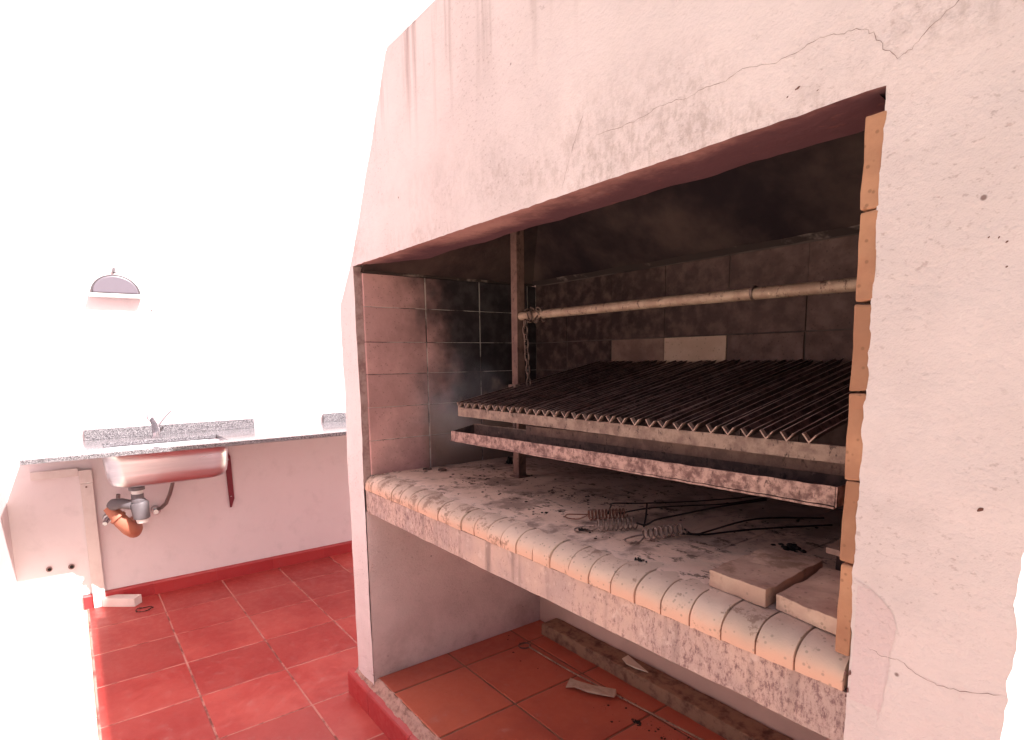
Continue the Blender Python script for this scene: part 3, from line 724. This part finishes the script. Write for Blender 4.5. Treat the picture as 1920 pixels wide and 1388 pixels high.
# ================================================================== GRATE
gt = thing("grill_grate", "sloping grill grate of blackened V shaped bars on a steel frame", "grill grate", P(-1.2, 1.2, -.22))
SL = .19
L0, L1 = 1.196, 1.965
def vb(mat_len0, mat_len1, dz=0.0):
    b = MB(); wv = .0158; hv = .0185; t = .003
    prof = [(-wv, hv), (-wv+t*1.2, hv), (0, t*1.2), (wv-t*1.2, hv), (wv, hv), (0, -.001)]
    n = len(prof); v = []; f = []
    for y in (mat_len0, mat_len1):
        for (a, c) in prof: v.append((a, y, c+SL*(y-1.2)+dz))
    f = [(0, 1, 2, 5), (2, 3, 4, 5), (11, 8, 7, 6), (11, 10, 9, 8)]
    for i in range(n): f.append((i, (i+1) % n, n+(i+1) % n, n+i))
    return b.add([(S*x, S*(y-1.2), S*z) for x, y, z in v], f)
ob = vb(1.203, L1).out("bar", VBAR, gt, at=(0, 0, 0), raw=True); vm = ob.data; vm.materials.append(VRIM)
for p in vm.polygons:
    if abs(p.normal.z) > .9 and abs(p.center.x) > .0092 and p.area > .0005: p.material_index = 1
bpy.data.objects.remove(ob)
ob = vb(1.192, 1.2029).out("bar_end", VTIP, gt, at=(0, 0, 0), raw=True); vt = ob.data; bpy.data.objects.remove(ob)
for i in range(31):
    if i == 30: break
    x = -1.912+.0461*i
    zb = -.1835 + .0045*(x+1.93)/1.4
    o = share("bar", vm, gt, P(x+rnd(.0022), 1.2+rnd(.002), zb+rnd(.0012)), (rnd(.005), rnd(.10), rnd(.006)))
    e = bpy.data.objects.new("end", vt); link(e, o, WL[o.name]); 
def rail(name, xa, xb, y, za, zb, h, t, mat, par, sl=0, n=60, rough=.0012):
    def zz_(x): return za+(zb-za)*(x-xa)/(xb-xa)
    b = MB(); v = []; f = []
    for i in range(n+1):
        x = xa+(xb-xa)*i/n; z = zz_(x)
        for (yy, q) in ((y, z), (y+t, z), (y+t, z-h), (y, z-h)): v.append((x, yy+rough*.6*nz(x, q, 1, 12), q+rough*nz(x, yy, 3, 25)))
    for i in range(n):
        for k in range(4): f.append((4*i+k, 4*i+(k+1) % 4, 4*i+4+(k+1) % 4, 4*i+4+k))
    f += [(3, 2, 1, 0), (4*n, 4*n+1, 4*n+2, 4*n+3)]
    return b.add(v, f).out(name, mat, par)
rail("front_rail", -1.932, -.452, 1.198, -.186, -.180, .034, .005, RAIL, gt)
MB().box((-1.93, 1.2035, -.1905), (-.452, 1.235, -.1865)).out("front_rail_flange", RAIL, gt)
for x in (-1.931, -.456):
    MB().add([(x-.002, 1.2045, -.19), (x+.002, 1.2045, -.19), (x+.002, 1.97, -.19+SL*.765), (x-.002, 1.97, -.19+SL*.765), (x-.002, 1.2045, -.222), (x+.002, 1.2045, -.222), (x+.002, 1.97, -.222+SL*.765), (x-.002, 1.97, -.222+SL*.765)],
             [(0,3,2,1),(4,5,6,7),(0,1,5,4),(1,2,6,5),(2,3,7,6),(3,0,4,7)]).out("side_rail", VBAR, gt)
rail("rear_rail", -1.928, -.46, 1.955, -.0445, -.044, .03, .004, VBAR, gt)
rail("middle_rail", -1.60, -.46, 1.27, -.236, -.221, .030, .006, POST, gt)
MB().box((-1.955, 1.46, -.125), (-1.905, 1.485, -.108)).out("chain_lug", RAIL, gt, bevel=.002)

# ================================================================== GREASE TRAY
ty_ = thing("grease_tray", "flaking rusty grease channel below the front edge of the grate", "tray", P(-1.2, 1.24, -.32))
rail("front_lip", -1.985, -.520, 1.196, -.283, -.262, .0385, .004, TRAY, ty_, n=120, rough=.0018)
rail("lip_edge", -1.985, -.520, 1.1935, -.3185, -.3025, .0045, .009, TRAY, ty_, n=120)
rail("rear_plate", -1.955, -.520, 1.284, -.262, -.238, .056, .003, TRAYIN, ty_, n=80)
rail("rear_edge", -1.955, -.520, 1.281, -.2585, -.2345, .0028, .007, RAIL, ty_, n=80)
b = MB(); b.add([(-1.983, 1.2005, -.315), (-.522, 1.2005, -.299), (-.522, 1.284, -.293), (-1.957, 1.284, -.312), (-1.983, 1.2005, -.3165), (-.522, 1.2005, -.3005), (-.522, 1.284, -.2945), (-1.957, 1.284, -.3135)],
                [(0,3,2,1),(4,5,6,7),(0,1,5,4),(1,2,6,5),(2,3,7,6),(3,0,4,7)]); b.out("tray_floor", TRAYIN, ty_)
MB().add([(-1.984, 1.20, -.284), (-1.956, 1.284, -.262), (-1.956, 1.284, -.313), (-1.984, 1.20, -.318), (-1.981, 1.20, -.284), (-1.953, 1.284, -.262), (-1.953, 1.284, -.313), (-1.981, 1.20, -.318)],
         [(0,1,2,3),(7,6,5,4),(0,4,5,1),(1,5,6,2),(2,6,7,3),(3,7,4,0)]).out("end_plate", TRAYIN, ty_)
MB().box((-.519, 1.196, -.303), (-.516, 1.287, -.262)).out("end_plate", TRAY, ty_)
# grease tray hangers reach up to the grate
for x in (-1.70, -.80): MB().box((x, 1.289, -.30), (x+.012, 1.293, -.186+SL*.09)).out("hanger", VBAR, ty_)

# ================================================================== LOOSE SLABS
def slab(label, corners, z0, h, seed, mat=SLABT, chip=.003):
    c = sum((Vector((x, y, 0)) for x, y in corners), Vector())/4
    v = []; nu, nv, nw = 12, 18, 3
    A, B, C, D = [Vector((x, y, 0)) for x, y in corners]
    bm = bmesh.new(); vid = {}
    def pt(i, j, k):
        u, w_, t = i/nu, j/nv, k/nw
        p = (A*(1-u)+B*u)*(1-w_)+(D*(1-u)+C*u)*w_
        e = min(u, 1-u, w_, 1-w_)
        edge = 1 if e == 0 else 0
        z = z0+h*t
        if k == nw: z -= max(0, .0055*nz(p.x+seed, p.y, 0, 22)+.001)+.0012*nz(p.x, p.y+seed, 3, 70) * (1 if not edge else 1.6)
        q = Vector((p.x, p.y, z)); j_ = chip*(1 if edge else 0)*(2.2 if chip > .005 else 1)
        q.x += j_*nz(p.x, p.y, z+seed, 20)+(0); q.y += j_*nz(p.x+9, p.y, z+seed, 20)
        return P(*q)
    for i in range(nu+1):
        for j in range(nv+1):
            for k in range(nw+1):
                if i in (0, nu) or j in (0, nv) or k in (0, nw): vid[i, j, k] = bm.verts.new(pt(i, j, k))
    def q4(*k): bm.faces.new([vid[a] for a in k])
    for i in range(nu):
        for j in range(nv):
            q4((i,j,0),(i,j+1,0),(i+1,j+1,0),(i+1,j,0)); q4((i,j,nw),(i+1,j,nw),(i+1,j+1,nw),(i,j+1,nw))
    for k in range(nw):
        for i in range(nu): q4((i,0,k),(i+1,0,k),(i+1,0,k+1),(i,0,k+1)); q4((i,nv,k),(i,nv,k+1),(i+1,nv,k+1),(i+1,nv,k))
        for j in range(nv): q4((0,j,k),(0,j,k+1),(0,j+1,k+1),(0,j+1,k)); q4((nu,j,k),(nu,j+1,k),(nu,j+1,k+1),(nu,j,k+1))
    bmesh.ops.recalc_face_normals(bm, faces=bm.faces[:])
    at = P(c.x, c.y, z0)
    for v_ in bm.verts: v_.co -= at
    me = bpy.data.meshes.new("firebrick_slab"); bm.to_mesh(me); bm.free(); me.materials.append(mat)
    o = bpy.data.objects.new("firebrick_slab", me); link(o, None, at)
    md = o.modifiers.new("b", 'BEVEL'); md.width = .0012; md.segments = 2; md.limit_method = 'ANGLE'; md.angle_limit = math.radians(50)
    return tag(o, label, "firebrick", "loose firebrick slabs on the hearth")
slab("thick chipped tan firebrick slab lying left of the two others on the hearth edge", [(-.722, 1.082), (-.583, 1.068), (-.597, 1.335), (-.728, 1.330)], ZH+.0035, .0385, 1, SLABT, .004)
slab("flat firebrick slab lying against the orange right lining at the hearth edge", [(-.569, 1.082), (-.432, 1.058), (-.432, 1.30), (-.582, 1.312)], ZH+.0035, .031, 5)
slab("tilted thin slab behind the other two against the right lining", [(-.592, 1.335), (-.45, 1.318), (-.45, 1.55), (-.612, 1.53)], ZH+.058, .016, 9)
slab("dark broken brick propping up the thin tilted slab", [(-.585, 1.37), (-.47, 1.37), (-.47, 1.50), (-.585, 1.50)], ZH+.002, .055, 12, BACKB)

# ================================================================== FIRE TOOLS
def resample(pts, n):
    pts = [Vector(p) for p in pts]; out = []
    for i in range(len(pts)-1):
        for k in range(n):
            t = k/n; p0 = pts[max(i-1, 0)]; p1 = pts[i]; p2 = pts[i+1]; p3 = pts[min(i+2, len(pts)-1)]
            out.append(.5*((2*p1)+(p2-p0)*t+(2*p0-5*p1+4*p2-p3)*t*t+(-p0+3*p1-3*p2+p3)*t*t*t))
    out.append(pts[-1]); return out
def coil(a, b_, r, turns, wr):
    a, b_ = Vector(a), Vector(b_); d = (b_-a); L = d.length; d.normalize(); u = d.cross(Vector((0, 0, 1))).normalized(); v = u.cross(d)
    n = int(turns*16); return [a+d*L*k/n+(u*math.cos(2*math.pi*k/16)+v*math.sin(2*math.pi*k/16))*r for k in range(n+1)]
def tool(label, loop, ca, cb, rods, mat, turns, r=.0165, wr=.0023):
    t = thing("fire_tool", label, "fire tool", P(ca[0], ca[1], ZH), "wire fire tools with spring handles")
    z = ZH+.004+r+wr
    MB().tube(coil((*ca, z), (*cb, z), r, turns, wr), wr, 6).out("spring_handle", mat, t, smooth=True)
    MB().tube(resample([(x, y, q) for x, y, q in loop], 6), wr, 6).out("end_loop", mat, t, smooth=True)
    for rd in rods: MB().tube(resample(rd, 5), wr*1.15, 6).out("rod", WIRE, t, smooth=True)
    return t
zc = ZH+.022
tool("rusty spring handled fire tool lying farthest left of the three", [(-1.262, 1.250, zc), (-1.29, 1.222, zc), (-1.318, 1.208, zc-.004), (-1.305, 1.192, zc-.008), (-1.275, 1.21, zc-.01), (-1.258, 1.236, zc)], (-1.262, 1.243), (-1.205, 1.352),
     [[(-1.232, 1.30, zc), (-1.262, 1.345, zc+.012), (-1.29, 1.39, zc+.008), (-1.256, 1.479, zc), (-1.177, 1.633, ZH+.018), (-1.132, 1.767, ZH+.014), (-1.08, 1.92, ZH+.012)], [(-1.213, 1.33, zc), (-1.204, 1.418, zc), (-1.186, 1.479, zc), (-1.137, 1.587, ZH+.02), (-1.093, 1.707, ZH+.014), (-1.05, 1.90, ZH+.012)]], SPRINGR, 11, .015, .0021)
tool("bright steel spring handled fire tool lying in the middle of the three", [(-1.165, 1.175, zc), (-1.195, 1.165, zc-.006), (-1.21, 1.14, zc-.012), (-1.19, 1.13, ZH+.008), (-1.165, 1.155, ZH+.01), (-1.158, 1.178, zc-.006)], (-1.162, 1.182), (-1.108, 1.285),
     [[(-1.108, 1.29, zc), (-1.085, 1.295, ZH+.02), (-1.095, 1.33, ZH+.016), (-1.117, 1.394, ZH+.012), (-1.11, 1.507, ZH+.01), (-1.087, 1.697, ZH+.01), (-1.04, 1.88, ZH+.01)], [(-1.092, 1.303, ZH+.012), (-1.12, 1.345, ZH+.03), (-1.15, 1.385, ZH+.055)]], SPRING, 8, .0165, .0025)
tool("spring handled fire tool with two long rods lying nearest the hearth edge", [(-1.02, 1.215, zc), (-1.035, 1.20, zc-.004), (-1.046, 1.172, zc-.01), (-1.025, 1.162, ZH+.01), (-1.008, 1.18, ZH+.01), (-1.012, 1.21, zc-.004)], (-1.018, 1.215), (-.985, 1.345),
     [[(-.985, 1.348, zc), (-.968, 1.357, ZH+.01), (-.955, 1.38, ZH+.008), (-.955, 1.414, ZH+.008), (-.933, 1.639, ZH+.01), (-.809, 1.798, ZH+.01)], [(-.98, 1.335, zc-.01), (-.942, 1.386, ZH+.008), (-.879, 1.546, ZH+.008), (-.762, 1.746, ZH+.009)]], SPRING, 8, .0155, .0024)
# rings, ash, charcoal
for (x, y, lab) in ((-2.335, 1.275, "small rusty ring on the hearth nearer the left lining"), (-2.275, 1.32, "small rusty ring on the hearth left of the tray end")):
    b = MB(); b.tube([(x+.017*math.cos(a*math.pi/8), y+.017*math.sin(a*math.pi/8), ZH+.007) for a in range(16)], .0042, 6, closed=True)
    tag(b.out("rusty_ring", CHAINM, None, at=P(x, y, ZH), smooth=True), lab, "ring", "rusty rings on the hearth")
def lump(b, x, y, z, r, flat=.5):
    vs = []; n = 6; a0 = random.random()*6
    for (zz_, rr) in ((0, .85), (flat*.55, 1.0), (flat, .5)):
        for k in range(n):
            a = a0+2*math.pi*k/n; q = r*rr*(.7+.6*random.random()); vs.append((x+q*math.cos(a), y+q*math.sin(a), z+zz_*r))
    f = [(12, 13, 14, 15, 16, 17)]
    for i in range(2):
        for k in range(n): f.append((i*n+k, i*n+(k+1) % n, (i+1)*n+(k+1) % n, (i+1)*n+k))
    b.add(vs, f)
b = MB(); b2 = MB()
cl = [(-1.775, 1.472, .10), (-1.568, 1.428, .09), (-1.67, 1.307, .12), (-1.487, 1.458, .08), (-1.973, 1.322, .08), (-1.35, 1.50, .12), (-1.9, 1.25, .10), (-2.1, 1.5, .12), (-1.45, 1.2, .06), (-1.0, 1.6, .2), (-.8, 1.65, .15), (-1.3, 1.7, .2), (-1.15, 1.18, .05)]
for k in range(520):
    cx, cy, sp = random.choice(cl); x = cx+random.gauss(0, sp*1.1); y = cy+random.gauss(0, sp*.5)
    if not (XL+.03 < x < -.45 and 1.07 < y < 1.94): continue
    r = .0012+.0055*random.random()**4
    lump(b if random.random() < .55 else b2, x, y, ZH+.0035 if y < 1.3 else ZH+.0004, r, .5)
o = b.out("charcoal_crumbs", CHAR); tag(o, "black charcoal crumbs scattered over the hearth", "charcoal", kind='stuff')
o = b2.out("ash_crumbs", ASHC); tag(o, "brown burnt crumbs scattered over the hearth", "ash", kind='stuff')
def chunk(x, y, rx, ry, h, lab, z=ZH+.0035, mat=CHAR):
    b = MB()
    for k in range(30): lump(b, x+rx*random.gauss(0, .5), y+ry*random.gauss(0, .5), z, (rx+ry)*.11*(.5+random.random()), h/((rx+ry)*.15)*random.random())
    o = b.out("charcoal_lump", mat, None, at=P(x, y, ZH)); return tag(o, lab, "charcoal", "charcoal lumps on the hearth")
chunk(-.745, 1.475, .05, .022, .012, "flat black charcoal pile behind the chipped firebrick slab", ZH+.0005)
chunk(-.925, 1.09, .013, .008, .008, "small black charcoal lump on a nosing brick in front of the tools")
chunk(-1.20, 1.165, .022, .010, .005, "black charcoal flake beside the middle tool's loop")
chunk(-2.24, 1.67, .024, .018, .03, "dark charcoal lump standing under the left end of the tray", ZH+.0005)
# ================================================================== UNDER THE HEARTH
pk = thing("plank", "long thick old wooden plank lying against the rear wall under the hearth", "plank", P(-1.5, 1.93, ZB))
b = MB(); n = 60; v = []; f = []
for i in range(n+1):
    x = -2.262+i*(1.82/n)
    yf = 1.888+.004*nz(x, 1, 1, 10)+.003*nz(x, 1, 5, 30); zt = -1.396+.003*nz(x, 2, 1, 12) - .006*max(0, nz(x, 5, 5, 9))
    for q in ((yf, ZB+.001), (yf+.002, zt-.003), (yf+.006, zt), (1.992, zt+.002), (1.992, ZB+.001)): v.append((x, *q))
for i in range(n):
    for k in range(5): f.append((5*i+k, 5*i+(k+1) % 5, 5*i+5+(k+1) % 5, 5*i+5+k))
f += [(4, 3, 2, 1, 0), tuple(5*n+k for k in range(5))]
b.add(v, f); b.out("board", WOOD, pk)
sr = thing("skewer_rod", "thin rusty rod with a looped end lying on the tiles under the hearth", "rod", P(-1.8, 1.75, ZB))
MB().tube(resample([(-2.19, 1.745, ZB+.006), (-1.886, 1.751, ZB+.006), (-1.618, 1.772, ZB+.007), (-1.219, 1.806, ZB+.006), (-.95, 1.83, ZB+.006)], 6), .0042, 8).out("shaft", PIPE, sr, smooth=True)
MB().tube([(-2.215+.028*math.cos(a*math.pi/8), 1.735+.03*math.sin(a*math.pi/8), ZB+.006) for a in range(16)], .0034, 6, closed=True).out("loop", POST, sr, smooth=True)
def flat(name, pts, z, th, mat, lab, cat, bend=.004):
    v = []; n = len(pts)
    for k, (x, y) in enumerate(pts): v.append((x, y, z+bend*(k % 2)))
    for k, (x, y) in enumerate(pts): v.append((x, y, z+th+bend*(k % 2)))
    f = [tuple(reversed(range(n))), tuple(range(n, 2*n))]+[(k, (k+1) % n, n+(k+1) % n, n+k) for k in range(n)]
    c = sum((Vector((x, y, 0)) for x, y in pts), Vector())/n
    o = MB().add(v, f).out(name, mat, None, at=P(c.x, c.y, z)); return tag(o, lab, cat)
flat("cardboard_strip", [(-1.791, 1.633), (-1.765, 1.66), (-1.70, 1.683), (-1.602, 1.738), (-1.612, 1.765), (-1.637, 1.788), (-1.73, 1.735), (-1.80, 1.70), (-1.835, 1.70)], ZB+.012, .004, CARD, "pale torn cardboard strip resting on the rod under the hearth", "cardboard", .004)
flat("paper_scrap", [(-1.735, 1.935), (-1.688, 1.911), (-1.64, 1.918), (-1.579, 1.932), (-1.66, 1.955), (-1.735, 1.975)], -1.392, .004, PAPER, "pale pointed scrap lying on the old plank", "scrap", .003)
b = MB()
for k in range(110):
    x = -1.35+random.gauss(0, .12); y = 1.72+random.gauss(0, .035)
    if random.random() < .3: x = -2.2+random.gauss(0, .5); y = 1.75+random.gauss(0, .08)
    if -2.38 < x < -.45 and 1.05 < y < 1.87: lump(b, x, y, ZB+.0005, .0012+.005*random.random()**3, .4)
tag(b.out("tile_litter", ASHC), "dark litter scattered on the tiles under the hearth", "litter", kind='stuff')
chunk(-1.44, 1.70, .022, .012, .010, "small dark clump on the tiles beside the rod under the hearth", ZB+.0005, ASHC)
SC.render.film_transparent = False
# ================================================================== HAZE
sm = bpy.data.materials.new("thin_blue_haze"); sm.use_nodes = True; t = sm.node_tree; t.nodes.clear()
out = t.nodes.new("ShaderNodeOutputMaterial"); pv_ = t.nodes.new("ShaderNodeVolumePrincipled")
pv_.inputs["Color"].default_value = (.80, .84, .95, 1); pv_.inputs["Anisotropy"].default_value = .1
tc = t.nodes.new("ShaderNodeTexCoord"); nz_ = t.nodes.new("ShaderNodeTexNoise"); nz_.inputs["Scale"].default_value = 1.6; nz_.inputs["Detail"].default_value = 3; nz_.inputs["Distortion"].default_value = .6
t.links.new(tc.outputs["Object"], nz_.inputs["Vector"])
ln = t.nodes.new("ShaderNodeVectorMath"); ln.operation = 'LENGTH'; t.links.new(tc.outputs["Object"], ln.inputs[0])
fo = t.nodes.new("ShaderNodeMapRange"); fo.interpolation_type = 'SMOOTHSTEP'; fo.inputs[1].default_value = .15; fo.inputs[2].default_value = .98; fo.inputs[3].default_value = 1; fo.inputs[4].default_value = 0
t.links.new(ln.outputs["Value"], fo.inputs[0])
nr = t.nodes.new("ShaderNodeMapRange"); nr.inputs[1].default_value = .42; nr.inputs[2].default_value = .72; nr.inputs[3].default_value = 0; nr.inputs[4].default_value = 3.2
t.links.new(nz_.outputs["Fac"], nr.inputs[0])
mu = t.nodes.new("ShaderNodeMath"); mu.operation = 'MULTIPLY'; t.links.new(fo.outputs[0], mu.inputs[0]); t.links.new(nr.outputs[0], mu.inputs[1])
t.links.new(mu.outputs[0], pv_.inputs["Density"]); t.links.new(pv_.outputs[0], out.inputs["Volume"])
bm = bmesh.new(); bmesh.ops.create_icosphere(bm, subdivisions=3, radius=1.0)
me = bpy.data.meshes.new("haze"); bm.to_mesh(me); bm.free(); me.materials.append(sm)
o = bpy.data.objects.new("haze", me); link(o, None, P(-2.13, 1.32, -.19)); o.scale = (.24*S, .28*S, .30*S)  # noise-driven bluish haze volume, thinning out from its centre
tag(o, "thin bluish smoke hanging at the left end of the hearth", "haze", kind='stuff')
SC.cycles.volume_bounces = 1; SC.cycles.volume_step_rate = 2.0
